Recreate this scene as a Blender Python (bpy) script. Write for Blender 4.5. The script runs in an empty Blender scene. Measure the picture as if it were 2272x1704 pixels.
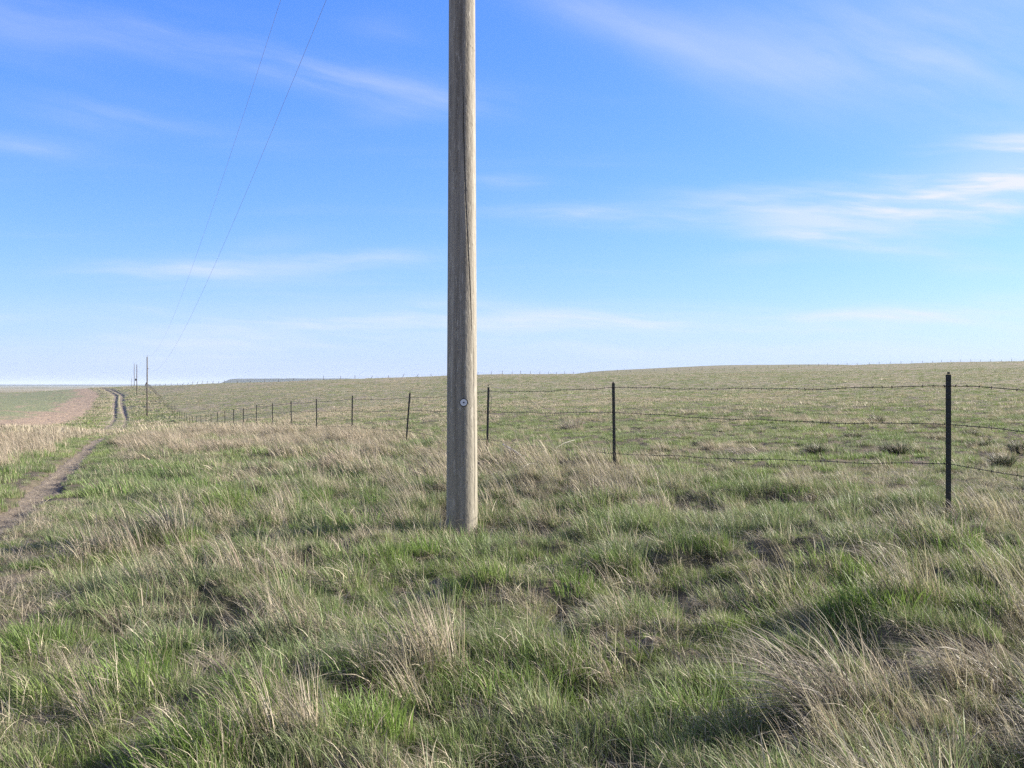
import bpy, math
import numpy as np
from mathutils import Vector, Euler
C = bpy.context.scene.collection
R = math.radians
F = 2209.0            # focal length of the 2272 px wide photograph, in pixels
EYE = 1.6             # eye height above the grass by the pole

# ------------------------------------------------------------------ camera, sky, sun, exposure
cam = bpy.data.cameras.new('camera'); cam.lens = 35.0; cam.sensor_width = 36.0
cam.clip_start = 0.05; cam.clip_end = 120000
co = bpy.data.objects.new('camera', cam); C.objects.link(co)
co.location = (0, 0, EYE); co.rotation_euler = (R(90), 0, 0)
bpy.context.scene.camera = co
bpy.context.scene.cycles.sample_clamp_indirect = 3.0
bpy.context.scene.cycles.use_denoising = False      # keeps the grass crisp
vs = bpy.context.scene.view_settings
vs.view_transform = 'Standard'; vs.look = 'None'; vs.exposure = 1.3; vs.gamma = 1
SUN_EL, SUN_AZ = 23.0, 15.0       # azimuth: degrees from +X towards +Y
sd = Vector((math.cos(R(SUN_AZ))*math.cos(R(SUN_EL)), math.sin(R(SUN_AZ))*math.cos(R(SUN_EL)), math.sin(R(SUN_EL))))
sl = bpy.data.lights.new('sun', 'SUN'); sl.energy = 5.0; sl.angle = R(0.5); sl.color = (1.0, 0.935, 0.81)
so = bpy.data.objects.new('sun', sl); C.objects.link(so)
so.rotation_euler = sd.to_track_quat('Z', 'Y').to_euler(); so.location = (30, 8, 30)


class NT:
    """a tiny node-graph writer"""
    def __init__(s, tree): s.t = tree; s.n = tree.nodes; s.l = tree.links
    def new(s, typ, **kw):
        n = s.n.new(typ)
        for k, v in kw.items(): setattr(n, k, v)
        return n
    def put(s, sock, v):
        if isinstance(v, bpy.types.NodeSocket): s.l.new(v, sock)
        elif v is not None: sock.default_value = v
    def math(s, op, a, b=None, c=None, clamp=False):
        n = s.new('ShaderNodeMath', operation=op, use_clamp=clamp)
        for i, v in enumerate((a, b, c)): s.put(n.inputs[i], v)
        return n.outputs[0]
    def mix(s, f, a, b, blend='MIX'):
        n = s.new('ShaderNodeMix', data_type='RGBA', blend_type=blend)
        s.put(n.inputs[0], f); s.put(n.inputs[6], a); s.put(n.inputs[7], b)
        return n.outputs[2]
    def noise(s, vec, scale, detail=4, rough=.55, dist=0.0, out=0):
        n = s.new('ShaderNodeTexNoise'); s.put(n.inputs['Vector'], vec)
        n.inputs['Scale'].default_value = scale; n.inputs['Detail'].default_value = detail
        n.inputs['Roughness'].default_value = rough; n.inputs['Distortion'].default_value = dist
        return n.outputs[out]
    def ramp(s, f, stops):
        n = s.new('ShaderNodeValToRGB'); s.put(n.inputs[0], f); cr = n.color_ramp
        while len(cr.elements) < len(stops): cr.elements.new(0.5)
        for e, (p, c) in zip(cr.elements, stops):
            e.position = p; e.color = c if len(c) == 4 else (*c, 1)
        return n.outputs[0]
    def xyz(s, x, y, z):
        n = s.new('ShaderNodeCombineXYZ')
        for i, v in enumerate((x, y, z)): s.put(n.inputs[i], v)
        return n.outputs[0]
    def vmul(s, v, k):
        n = s.new('ShaderNodeVectorMath', operation='MULTIPLY'); s.put(n.inputs[0], v); n.inputs[1].default_value = k
        return n.outputs[0]
    def range(s, v, a, b, c=0.0, d=1.0, smooth=True):
        n = s.new('ShaderNodeMapRange', interpolation_type='SMOOTHSTEP' if smooth else 'LINEAR')
        for i, q in enumerate((v, a, b, c, d)): s.put(n.inputs[i], q)
        return n.outputs[0]


# the sky: physical sky, tinted to the deep blue of the day, with thin cirrus streaks by direction
w = bpy.data.worlds.new('World'); bpy.context.scene.world = w; w.use_nodes = True
t = NT(w.node_tree); t.n.clear()
sky = t.new('ShaderNodeTexSky', sky_type='NISHITA'); sky.sun_disc = False
sky.sun_elevation = R(SUN_EL); sky.sun_rotation = R(90 - SUN_AZ)
sky.altitude = 900; sky.air_density = 1.0; sky.dust_density = 0.6; sky.ozone_density = 2.2
tc = t.new('ShaderNodeTexCoord'); sp = t.new('ShaderNodeSeparateXYZ'); t.l.new(tc.outputs['Generated'], sp.inputs[0])
dx, dy, dz = sp.outputs
den = t.math('MAXIMUM', dy, 0.05)
u = t.math('DIVIDE', dx, den); v = t.math('DIVIDE', dz, den)
front = t.range(dy, 0.05, 0.35)
zc = t.math('ADD', t.math('MAXIMUM', dz, 0.0), 0.06)
plane = t.xyz(t.math('DIVIDE', dx, zc), t.math('DIVIDE', dy, zc), 0.0)
def band(cx, cy, sx, sy, rot, amp):      # an elongated veil; photo pixels give its direction in the sky
    cu, cv, su, sv = (cx-1136)/F, (852-cy)/F, sx/F, sy/F
    c_, s_ = math.cos(R(rot)), math.sin(R(rot))
    a = t.math('SUBTRACT', u, cu); b = t.math('SUBTRACT', v, cv)
    p = t.math('MULTIPLY', t.math('ADD', t.math('MULTIPLY', a, c_), t.math('MULTIPLY', b, s_)), 1/su)
    q = t.math('MULTIPLY', t.math('SUBTRACT', t.math('MULTIPLY', b, c_), t.math('MULTIPLY', a, s_)), 1/sv)
    e = t.math('ADD', t.math('MULTIPLY', p, p), t.math('MULTIPLY', q, q))
    return t.math('MULTIPLY', t.math('POWER', 2.718, t.math('MULTIPLY', e, -1.0)), amp)
uv = t.xyz(u, v, 0.0)
warp = t.new('ShaderNodeVectorMath', operation='ADD'); t.l.new(uv, warp.inputs[0])
t.l.new(t.vmul(t.noise(uv, 5.0, 3, out=1), (0.05, 0.035, 0.0)), warp.inputs[1])
def streaks(rot, sx, sy, lo, hi, seed):
    m = t.new('ShaderNodeMapping'); t.l.new(warp.outputs[0], m.inputs[0])
    m.inputs['Rotation'].default_value = (0, 0, R(-rot)); m.inputs['Location'].default_value = (seed, seed*.7, 0)
    m2 = t.new('ShaderNodeMapping'); t.l.new(m.outputs[0], m2.inputs[0]); m2.inputs['Scale'].default_value = (sx, sy, 1)
    return t.range(t.noise(m2.outputs[0], 1.0, 7, .58), lo, hi)
sA = streaks(-13, 2.6, 20, .28, .84, 3.1)       # falling to the right, high on the left
sB = streaks(-2, 3.2, 30, .42, .70, 7.7)        # level
sC = streaks(-22, 2.4, 11, .22, .90, 11.3)      # broad veil high on the right
def total(bands):
    r = None
    for b in bands: r = band(*b) if r is None else t.math('ADD', r, band(*b))
    return r
gA = total([(460, 95, 480, 55, -13, .62), (760, 175, 260, 32, -9, .5), (860, 70, 90, 40, -10, .3), (250, 255, 230, 40, -6, .50), (520, 285, 170, 30, -10, .35),
            (60, 325, 150, 25, -5, .6), (850, 255, 150, 30, 4, .35), (1000, 210, 180, 40, -5, .3), (20, 60, 200, 90, -20, .3)])
gB = total([(430, 600, 240, 28, 0, .75), (600, 540, 110, 22, 5, .6), (830, 570, 220, 22, 3, .5), (790, 680, 240, 26, 2, .55),
            (2240, 385, 230, 80, 12, 1.9), (1960, 452, 360, 44, 0, 1.25), (1880, 530, 200, 26, -6, 1.1), (1330, 478, 220, 24, 0, .8),
            (2180, 590, 150, 20, -3, .5), (1680, 575, 100, 18, 4, .5), (1130, 400, 90, 22, 0, .45),
            (1500, 715, 800, 30, 0, 1.1), (300, 690, 500, 34, 0, .6), (2100, 690, 300, 25, 3, .6), (500, 770, 700, 40, 0, .5), (1600, 770, 900, 30, 0, .4)])
gC = total([(1480, 85, 300, 70, -22, .45), (2000, 130, 380, 150, -10, .75), (2250, 30, 300, 160, 0, .4), (1300, 30, 200, 40, -20, .3)])
cl = t.math('ADD', t.math('ADD', t.math('MULTIPLY', t.math('MULTIPLY', gA, sA), .55), t.math('MULTIPLY', gB, t.math('MULTIPLY_ADD', sB, .68, .16))), t.math('MULTIPLY', t.math('MULTIPLY', gC, sC), .68))
cl = t.math('MULTIPLY', cl, front)
gen = t.range(t.noise(t.vmul(plane, (.35, 1.1, 1)), 1.0, 6, .6), .50, .80)
away = t.range(t.math('ADD', t.math('MULTIPLY', dy, -1.0), t.math('MULTIPLY', dz, .75)), -.45, .15)   # unseen pale veil added overhead and behind, so blue shade turns more neutral
cl = t.math('ADD', cl, t.math('MULTIPLY', gen, 0.12), clamp=True)
s3 = t.new('ShaderNodeSeparateColor'); t.l.new(sky.outputs[0], s3.inputs[0])
tint = t.new('ShaderNodeCombineColor'); t.put(tint.inputs[0], t.math('MULTIPLY', s3.outputs[0], 1.0))
t.put(tint.inputs[1], t.math('MULTIPLY', t.math('POWER', s3.outputs[1], .80), 1.94))
t.put(tint.inputs[2], t.math('MULTIPLY', t.math('POWER', s3.outputs[2], .23), 8.3)); tint = tint.outputs[0]
hz = t.math('POWER', t.math('SUBTRACT', 1.0, t.math('MAXIMUM', dz, 0.0), clamp=True), 16.0)
tint = t.mix(t.math('MULTIPLY', hz, 0.75), tint, (5.7, 7.2, 10.6, 1))
col = t.mix(t.math('MULTIPLY', cl, 1.0, clamp=True), tint, (7.9, 8.8, 10.9, 1))
col = t.mix(t.math('MULTIPLY', away, t.math('MULTIPLY_ADD', gen, .35, .50)), col, (4.9, 5.1, 5.5, 1))
col = t.mix(1.0, col, (.88, .83, .78, 1), 'MULTIPLY')
bg = t.new('ShaderNodeBackground'); t.l.new(col, bg.inputs[0]); bg.inputs[1].default_value = 0.05
t.l.new(bg.outputs[0], t.new('ShaderNodeOutputWorld').inputs[0])

# ------------------------------------------------------------------ numbers: noise and the lie of the land
def _h(ix, iy, seed):
    n = (ix.astype(np.int64)*374761393 + iy.astype(np.int64)*668265263 + seed*1442695041) & 0x7fffffff
    n = ((n ^ (n >> 13))*1274126177) & 0x7fffffff
    return ((n ^ (n >> 16)) & 0xffff)/65535.0
def vnoise(x, y, seed=0):
    x = np.asarray(x, float); y = np.asarray(y, float)
    ix, iy = np.floor(x), np.floor(y); fx, fy = x-ix, y-iy
    fx = fx*fx*(3-2*fx); fy = fy*fy*(3-2*fy)
    a, b, c, d = _h(ix, iy, seed), _h(ix+1, iy, seed), _h(ix, iy+1, seed), _h(ix+1, iy+1, seed)
    return a+(b-a)*fx+(c-a)*fy+(a-b-c+d)*fx*fy
def fbm(x, y, o=3, seed=0):
    r, a, n = 0, 1, 0
    for i in range(o):
        r = r+a*vnoise(x*2**i+i*7.3, y*2**i-i*3.1, seed+i); n += a; a *= .5
    return r/n
def sstep(a, b, x):
    q = np.clip((np.asarray(x, float)-a)/(b-a), 0, 1); return q*q*(3-2*q)

COLS = {   # photo column -> (depth m, height relative to the eye m)
 -600: [(1,-1.6),(10,-1.6),(25,-1.75),(40,-2.15),(60,-2.75),(100,-3.8),(150,-4.4),(250,-4.9),(400,-4.9),(500,-4.8),(650,-6),(1000,-12),(2000,-13),(4000,-15),(8000,-18),(40000,-30)],
 0: [(1,-1.6),(10,-1.6),(25,-1.75),(40,-2.15),(60,-2.75),(100,-3.8),(150,-4.4),(250,-4.9),(400,-4.9),(500,-4.8),(650,-6),(1000,-12),(2000,-13),(4000,-15),(8000,-18),(40000,-30)],
 190: [(1,-1.6),(10,-1.6),(25,-1.8),(40,-2.3),(60,-3.0),(100,-4.6),(140,-5.4),(200,-5.6),(300,-4.0),(400,-2.3),(450,-1.9),(600,-4),(1000,-12),(2000,-13),(4000,-15),(8000,-18),(40000,-30)],
 300: [(1,-1.6),(10,-1.6),(25,-1.75),(40,-2.1),(60,-2.8),(100,-4.6),(130,-5.5),(160,-5.65),(200,-5.5),(300,-3.4),(400,-1.6),(450,-0.9),(600,-4),(1000,-12),(4000,-15),(8000,-18),(40000,-30)],
 450: [(1,-1.6),(10,-1.6),(25,-1.75),(40,-2.05),(60,-2.8),(93,-4.24),(120,-5.0),(160,-4.9),(200,-4.3),(300,-1.7),(360,.3),(450,-.5),(700,-8),(1000,-12),(4000,-15),(8000,-18),(40000,-30)],
 700: [(1,-1.6),(10,-1.6),(25,-1.65),(37.8,-1.95),(60,-2.5),(100,-3.0),(150,-2.9),(250,-1.2),(340,1.5),(450,-.2),(700,-6),(1000,-12),(4000,-15),(40000,-30)],
 1080: [(1,-1.6),(5,-1.6),(10.5,-1.58),(19.7,-1.41),(40,-1.6),(80,-1.9),(150,-1.35),(250,.7),(380,3.75),(450,3.4),(700,-2),(1000,-10),(4000,-15),(40000,-30)],
 1300: [(1,-1.6),(5,-1.57),(9,-1.5),(14.5,-1.32),(40,-1.45),(80,-1.6),(150,-1.1),(300,2.3),(430,4.4),(500,4.1),(900,11.4),(1200,5),(4000,-15),(40000,-30)],
 1600: [(1,-1.6),(5,-1.52),(8,-1.43),(12,-1.3),(40,-1.3),(80,-1.3),(150,-.5),(300,3.2),(450,6.6),(520,6.3),(900,17.4),(1200,8),(4000,-15),(40000,-30)],
 1850: [(1,-1.6),(5,-1.48),(8,-1.33),(12,-1.25),(40,-1.2),(80,-1.1),(200,1.2),(350,5),(480,9.0),(560,9.1),(900,18),(1200,10),(4000,-15),(40000,-30)],
 2104: [(1,-1.6),(5,-1.42),(8.6,-1.24),(20,-1.2),(40,-1.14),(80,-.83),(200,1.5),(350,6),(500,11.0),(700,12),(900,13),(1200,8),(4000,-15),(40000,-30)],
 2600: [(1,-1.6),(5,-1.36),(8.6,-1.2),(40,-1.0),(80,-.5),(200,2.5),(350,7.5),(500,12.8),(900,14),(1200,8),(4000,-15),(40000,-30)]}
_lr = np.linspace(math.log(.3), math.log(45000), 700)
_az = np.linspace(R(-45), R(45), 361)
_caz, _cz = [], []
for cx in sorted(COLS):
    uu = (cx-1136)/F; k = COLS[cx]
    _caz.append(math.atan(uu)); _cz.append(np.interp(_lr, [math.log(d*math.hypot(1, uu)) for d, _ in k], [z for _, z in k]))
_caz = np.array(_caz); _cz = np.array(_cz)
TAB = np.array([np.interp(_az, _caz, _cz[:, j]) for j in range(len(_lr))]).T       # [az, lr]
def _smooth(a, n, axis):
    k = np.hanning(2*n+3)[1:-1]; k /= k.sum(); pad = [(0, 0), (0, 0)]; pad[axis] = (n, n)
    return np.apply_along_axis(lambda q: np.convolve(q, k, 'valid'), axis, np.pad(a, pad, mode='edge'))
TAB = _smooth(_smooth(TAB, 5, 1), 9, 0)
RUT = np.array([(-1.0,0.2),(-3.6,4.9),(-5.3,9.55),(-6.85,14.1),(-10.25,23.5),(-14,33),(-24,60),(-40,102),(-62,160),(-78,200),(-98,250),(-119.5,305),(-139.5,350),(-162,400),(-181,440)], float)
def rut_x(y): return np.interp(y, RUT[:, 1], RUT[:, 0])
SEC = 0.93                # across-track factor of the slanting track
FEN = lambda y: 3.77-.385*(y-8.6)          # x of the near fence at depth y
def land(x, y):           # smooth land, world z
    x = np.asarray(x, float); y = np.asarray(y, float)
    r = np.maximum(np.hypot(x, y), .31); a = np.arctan2(x, y)
    fi = np.clip((np.clip(a, R(-45), R(45))-_az[0])/(_az[1]-_az[0]), 0, len(_az)-1.001)
    fj = np.clip((np.log(r)-_lr[0])/(_lr[1]-_lr[0]), 0, len(_lr)-1.001)
    i = fi.astype(int); j = fj.astype(int); p = fi-i; q = fj-j
    z = TAB[i, j]*(1-p)*(1-q)+TAB[i+1, j]*p*(1-q)+TAB[i, j+1]*(1-p)*q+TAB[i+1, j+1]*p*q
    wb = sstep(R(60), R(120), np.abs(a)); z = z*(1-wb)+(-1.6)*wb
    return z+EYE
def rut_cut(x, y):        # 0..1 inside either wheel rut
    e = (x-rut_x(y))*SEC
    wd = .26+.12*(vnoise(y*1.7, 0*y, 5)-.5)+sstep(150, 250, y)*.28
    k = np.exp(-(e/wd)**4)+np.exp(-((e+1.75)/wd)**4)*(.25+.75*sstep(60, 140, y))
    return k*sstep(440, 380, y)*sstep(-20, -10, y)
def tussock(x, y, size=.36, seed=300):
    """bunchgrass hummocks: 0..1 height on the nearest one, and two random numbers that belong to it"""
    x = np.asarray(x, float)/size; y = np.asarray(y, float)/(size*.8); ix, iy = np.floor(x), np.floor(y)
    best = np.full(np.shape(x), 9.); a = np.zeros(np.shape(x)); b = np.zeros(np.shape(x))
    for i in (-1, 0, 1):
        for j in (-1, 0, 1):
            jx, jy = ix+i, iy+j; cx = jx+.15+.7*_h(jx, jy, seed); cy = jy+.15+.7*_h(jx, jy, seed+1); k = _h(jx, jy, seed+2)
            d = np.hypot(x-cx, y-cy)/(.55+.5*k); m_ = d < best
            best = np.where(m_, d, best); a = np.where(m_, k, a); b = np.where(m_, _h(jx, jy, seed+3), b)
    return np.exp(-(best*1.25)**2), a, b
def H(x, y):
    x = np.asarray(x, float); y = np.asarray(y, float)
    r = np.hypot(x, y)
    bey = sstep(.0, 1.5, x-FEN(y))
    amp = np.interp(r, [0, 20, 60, 150, 500, 1500], [1, 1, 1.4, 2.2, 4, 0])
    near = (fbm(x/1.1+3, y/.8, 3, 11)-.5)*.36*(1-.5*bey)+(fbm(x/.42, y/.33, 2, 21)-.5)*.12*(1-.5*bey)
    near = near*.8+(tussock(x, y)[0]-.4)*.16*(1-.6*bey)
    mid = (fbm(x/9, y/7, 3, 31)-.5)*.10
    fld = sstep(4, 8, rut_x(y)-x)*sstep(40, 60, y)
    near = near*(1-.9*np.exp(-((x+.5)**2+(y-10.3)**2)/.45))
    k = rut_cut(x, y)
    e = np.abs(x-rut_x(y)+.87); flat = 1-.85*sstep(3.1, 1.9, e)*sstep(500, 400, y)
    return land(x, y)+(near*flat*(1-.7*fld)+mid)*np.minimum(amp, 1+0*r+amp*.4)*sstep(1500, 500, r)-k*(.115+sstep(120, 220, y)*.20)
def ground(px, py, lift=0.0):      # where the view through a photo pixel meets the land
    d = np.exp(np.linspace(math.log(1.5), math.log(3000), 3000)); uu = (px-1136)/F; vv = (852-py)/F
    g = land(uu*d, d); ray = EYE+vv*d
    hit = np.nonzero(ray <= g)[0]; k = hit[0] if len(hit) else len(d)-1
    return float(uu*d[k]), float(d[k])

# ------------------------------------------------------------------ object helpers
def tag(o, label=None, cat=None, group=None, kind=None):
    for k, v in (('label', label), ('category', cat), ('group', group), ('kind', kind)):
        if v: o[k] = v
    return o
def empty(name, loc, rz=0):
    o = bpy.data.objects.new(name, None); C.objects.link(o); o.location = loc; o.rotation_euler = (0, 0, rz); return o
def mesh_np(name, V, Fq, mat, parent=None, smooth=False, attrs=None, link=True):
    V = np.asarray(V, np.float32).reshape(-1, 3); me = bpy.data.meshes.new(name)
    if isinstance(Fq, np.ndarray):
        n = Fq.shape[1]; m = len(Fq)
        me.vertices.add(len(V)); me.vertices.foreach_set('co', V.ravel())
        me.loops.add(n*m); me.loops.foreach_set('vertex_index', Fq.astype(np.int32).ravel())
        me.polygons.add(m); me.polygons.foreach_set('loop_start', np.arange(0, n*m, n, dtype=np.int32))
        me.update(calc_edges=True)
    else:
        me.from_pydata([tuple(map(float, q)) for q in V], [], Fq); me.update()
    me.polygons.foreach_set('use_smooth', np.full(len(me.polygons), smooth))
    for k, a in (attrs or {}).items():
        a = np.asarray(a, np.float32); typ = 'FLOAT' if a.ndim == 1 else 'FLOAT_VECTOR'
        at = me.attributes.new(k, typ, 'POINT'); at.data.foreach_set('value' if a.ndim == 1 else 'vector', a.ravel())
    if mat: me.materials.append(mat)
    o = bpy.data.objects.new(name, me)
    if link: C.objects.link(o)
    if parent: o.parent = parent
    return o
class MB:
    def __init__(s): s.V = []; s.F = []
    def box(s, cx, cy, cz, sx, sy, sz, rz=0):
        b = len(s.V); c_, s_ = math.cos(rz), math.sin(rz)
        for k in ((-1,-1,-1),(1,-1,-1),(1,1,-1),(-1,1,-1),(-1,-1,1),(1,-1,1),(1,1,1),(-1,1,1)):
            x, y, z = k[0]*sx/2, k[1]*sy/2, k[2]*sz/2
            s.V.append((cx+x*c_-y*s_, cy+x*s_+y*c_, cz+z))
        s.F += [tuple(b+i for i in f) for f in ((0,3,2,1),(4,5,6,7),(0,1,5,4),(1,2,6,5),(2,3,7,6),(3,0,4,7))]
        return s
    def tube(s, pts, r, n=6, caps=True):
        pts = [Vector(p) for p in pts]; b = len(s.V); m = len(pts)
        rs = r if hasattr(r, '__len__') else [r]*m
        for i, p in enumerate(pts):
            d = (pts[min(i+1, m-1)]-pts[max(i-1, 0)]).normalized()
            a = d.cross(Vector((0, 0, 1)));
            if a.length < 1e-3: a = Vector((1, 0, 0))
            a.normalize(); c = d.cross(a).normalized()
            for j in range(n):
                q = 2*math.pi*j/n; s.V.append(tuple(p+(a*math.cos(q)+c*math.sin(q))*rs[i]))
        for i in range(m-1):
            for j in range(n):
                j2 = (j+1) % n; s.F.append((b+i*n+j, b+i*n+j2, b+(i+1)*n+j2, b+(i+1)*n+j))
        if caps: s.F += [tuple(b+j for j in range(n))[::-1], tuple(b+(m-1)*n+j for j in range(n))]
        return s
    def build(s, name, mat, parent=None, smooth=False): return mesh_np(name, s.V, s.F, mat, parent, smooth)

# ------------------------------------------------------------------ materials
def mat(name):
    m = bpy.data.materials.new(name); m.use_nodes = True; g = NT(m.node_tree); g.n.clear()
    out = g.new('ShaderNodeOutputMaterial'); p = g.new('ShaderNodeBsdfPrincipled'); g.l.new(p.outputs[0], out.inputs[0])
    return m, g, p, out
def bump(g, p, h, strength, dist):
    b = g.new('ShaderNodeBump'); b.inputs['Strength'].default_value = strength; b.inputs['Distance'].default_value = dist
    g.put(b.inputs['Height'], h); g.l.new(b.outputs[0], p.inputs['Normal'])

M = {}
def simple(name, c1, c2, scale, rough=.7, metal=0.0, b=0.0):
    m, g, p, _ = mat(name); tcn = g.new('ShaderNodeTexCoord').outputs['Object']
    n = g.noise(tcn, scale, 5, .6)
    g.put(p.inputs['Base Color'], g.ramp(n, [(.3, c1), (.7, c2)])); p.inputs['Roughness'].default_value = rough
    p.inputs['Metallic'].default_value = metal
    if b: bump(g, p, n, b, .003)
    M[name] = m; return m
simple('post_paint', (.012, .016, .014), (.030, .032, .030), 30, .55)
simple('post_rust', (.035, .018, .012), (.02, .02, .018), 25, .8)
simple('wire_steel', (.022, .016, .012), (.06, .045, .035), 60, .6, .3)
simple('cable', (.26, .28, .31), (.34, .36, .38), 10, .5, .2)
simple('far_wood', (.06, .05, .042), (.15, .13, .11), 8, .9)
simple('tag_white', (.72, .72, .74), (.80, .80, .82), 80, .4)
simple('tag_dark', (.008, .008, .01), (.02, .02, .02), 80, .6)
simple('porcelain', (.12, .04, .03), (.18, .07, .05), 5, .25)
simple('galvanised', (.22, .22, .22), (.34, .34, .34), 30, .45, .7)
simple('dead_wood', (.42, .38, .33), (.62, .58, .52), 40, .8)

# weathered pole wood: vertical grain, pale worn flecks, dark streaks, small climbing-spur marks
m, g, p, _ = mat('pole_wood'); o_ = g.new('ShaderNodeTexCoord').outputs['Object']
grain = g.noise(g.vmul(o_, (60, 60, 2.0)), 1.0, 8, .65, .3)
streak = g.noise(g.vmul(o_, (14, 14, .45)), 1.0, 5, .6)
fleck = g.noise(g.vmul(o_, (38, 38, 7)), 1.0, 6, .7)
base = g.ramp(streak, [(.28, (.15, .13, .105)), (.45, (.24, .215, .18)), (.60, (.32, .29, .245)), (.75, (.42, .39, .335))])
base = g.mix(g.range(grain, .42, .72, 0, .65), base, (.12, .10, .075, 1))
base = g.mix(g.range(fleck, .54, .70, 0, .7), base, (.56, .52, .45, 1))
sz = g.new('ShaderNodeSeparateXYZ'); g.l.new(o_, sz.inputs[0])
low = g.range(sz.outputs[2], 0.0, 2.6, 1, 0)
spk = g.new('ShaderNodeTexVoronoi'); g.put(spk.inputs['Vector'], g.vmul(o_, (30, 30, 14))); spk.inputs['Scale'].default_value = 1.0
spots = g.math('MULTIPLY', g.range(spk.outputs['Distance'], .12, .22, 1, 0), g.range(g.noise(g.vmul(o_, (9, 9, 5)), 1, 2), .5, .56))
base = g.mix(g.math('MULTIPLY', spots, g.math('ADD', .35, g.math('MULTIPLY', low, .5))), base, (.045, .035, .025, 1))
base = g.mix(g.math('MULTIPLY', low, .25), base, (.33, .30, .20, 1))
ck = g.new('ShaderNodeAttribute'); ck.attribute_name = 'crack'
base = g.mix(ck.outputs['Fac'], base, (.03, .024, .018, 1))
g.put(p.inputs['Base Color'], base); p.inputs['Roughness'].default_value = .85
knobs = g.noise(g.vmul(o_, (26, 26, 13)), 1.0, 4, .6)
bump(g, p, g.math('ADD', g.math('MULTIPLY_ADD', knobs, 1.6, g.math('MULTIPLY', grain, .6)), g.math('ADD', g.math('MULTIPLY', fleck, .5), g.math('MULTIPLY', spots, -.6))), .7, .006)
M['pole_wood'] = m

# grass: the tuft's own colour, dead blades mixed in, straw towards the root; thin blades let light through
def grass_mat(name, trans=.30):
    m, g, p, out = mat(name)
    ic = g.new('ShaderNodeAttribute', attribute_type='INSTANCER'); ic.attribute_name = 'tcol'
    br = g.new('ShaderNodeAttribute'); br.attribute_name = 'br'
    dd = g.new('ShaderNodeAttribute'); dd.attribute_name = 'dead'
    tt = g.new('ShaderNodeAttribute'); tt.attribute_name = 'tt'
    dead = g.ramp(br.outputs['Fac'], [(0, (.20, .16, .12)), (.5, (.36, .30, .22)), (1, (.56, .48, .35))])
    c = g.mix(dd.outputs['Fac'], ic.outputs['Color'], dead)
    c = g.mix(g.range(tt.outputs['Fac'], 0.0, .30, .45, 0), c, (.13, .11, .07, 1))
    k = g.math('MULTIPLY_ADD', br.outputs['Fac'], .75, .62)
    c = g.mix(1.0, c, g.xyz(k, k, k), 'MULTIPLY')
    g.put(p.inputs['Base Color'], c); p.inputs['Roughness'].default_value = .5; p.inputs['Specular IOR Level'].default_value = .28
    tr = g.new('ShaderNodeBsdfTranslucent'); g.put(tr.inputs[0], g.mix(.25, c, (.20, .30, .05, 1)))
    ms = g.new('ShaderNodeMixShader'); ms.inputs[0].default_value = trans
    g.l.new(p.outputs[0], ms.inputs[1]); g.l.new(tr.outputs[0], ms.inputs[2]); g.l.new(ms.outputs[0], out.inputs[0])
    M[name] = m; return m
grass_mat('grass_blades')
def clump_mat(name, col):      # the same blades for a clump that is an object of its own
    m, g, p, out = mat(name)
    br = g.new('ShaderNodeAttribute'); br.attribute_name = 'br'
    dd = g.new('ShaderNodeAttribute'); dd.attribute_name = 'dead'
    dead = g.ramp(br.outputs['Fac'], [(0, (.20, .165, .125)), (.5, (.33, .28, .215)), (1, (.50, .44, .34))])
    c = g.mix(dd.outputs['Fac'], (*col, 1), dead)
    k = g.math('MULTIPLY_ADD', br.outputs['Fac'], .6, .65)
    c = g.mix(1.0, c, g.xyz(k, k, k), 'MULTIPLY')
    g.put(p.inputs['Base Color'], c); p.inputs['Roughness'].default_value = .5; p.inputs['Specular IOR Level'].default_value = .3
    tr = g.new('ShaderNodeBsdfTranslucent'); g.put(tr.inputs[0], c)
    ms = g.new('ShaderNodeMixShader'); ms.inputs[0].default_value = .28
    g.l.new(p.outputs[0], ms.inputs[1]); g.l.new(tr.outputs[0], ms.inputs[2]); g.l.new(ms.outputs[0], out.inputs[0])
    M[name] = m; return m
clump_mat('blond_blades', (.11, .15, .05)); clump_mat('shrub_leaves', (.05, .07, .03)); clump_mat('green_blades', (.10, .19, .03))

# pasture ground
m, g, p, _ = mat('pasture'); geo = g.new('ShaderNodeNewGeometry').outputs['Position']
n1 = g.noise(geo, .035, 6, .6); n2 = g.noise(geo, .22, 6, .65); n3 = g.noise(geo, 1.3, 5, .65); n4 = g.noise(geo, 14, 5, .7)
ln = g.new('ShaderNodeVectorMath', operation='LENGTH'); g.l.new(geo, ln.inputs[0]); far = g.range(ln.outputs['Value'], 20, 110)
soil = g.ramp(n4, [(.3, (.035, .027, .02)), (.55, (.085, .067, .05)), (.75, (.19, .155, .115))])
green = g.ramp(n3, [(.3, (.115, .13, .06)), (.5, (.18, .195, .095)), (.7, (.25, .255, .135))])
tan = g.ramp(n3, [(.3, (.21, .16, .115)), (.7, (.38, .31, .24))])
q = g.math('ADD', g.math('MULTIPLY', n1, .30), g.math('ADD', g.math('MULTIPLY', n2, .42), g.math('MULTIPLY', n3, .42)))
veg = g.mix(g.range(q, .47, .66, 0, .9), green, tan)
veg = g.mix(g.range(g.noise(geo, .55, 4, .7), .60, .72, 0, .55), veg, (.05, .055, .03, 1))
cc = g.mix(g.math('MULTIPLY_ADD', far, .7, .3), soil, veg)
wide = g.noise(geo, .0011, 4, .5)
vfar = g.range(ln.outputs['Value'], 650, 1100)
plain = g.ramp(wide, [(.38, (.10, .115, .06)), (.46, (.30, .25, .17)), (.54, (.15, .15, .08)), (.62, (.33, .28, .20))])
cc = g.mix(vfar, cc, plain)
g.put(p.inputs['Base Color'], cc); p.inputs['Roughness'].default_value = .95; p.inputs['Specular IOR Level'].default_value = .1
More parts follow.
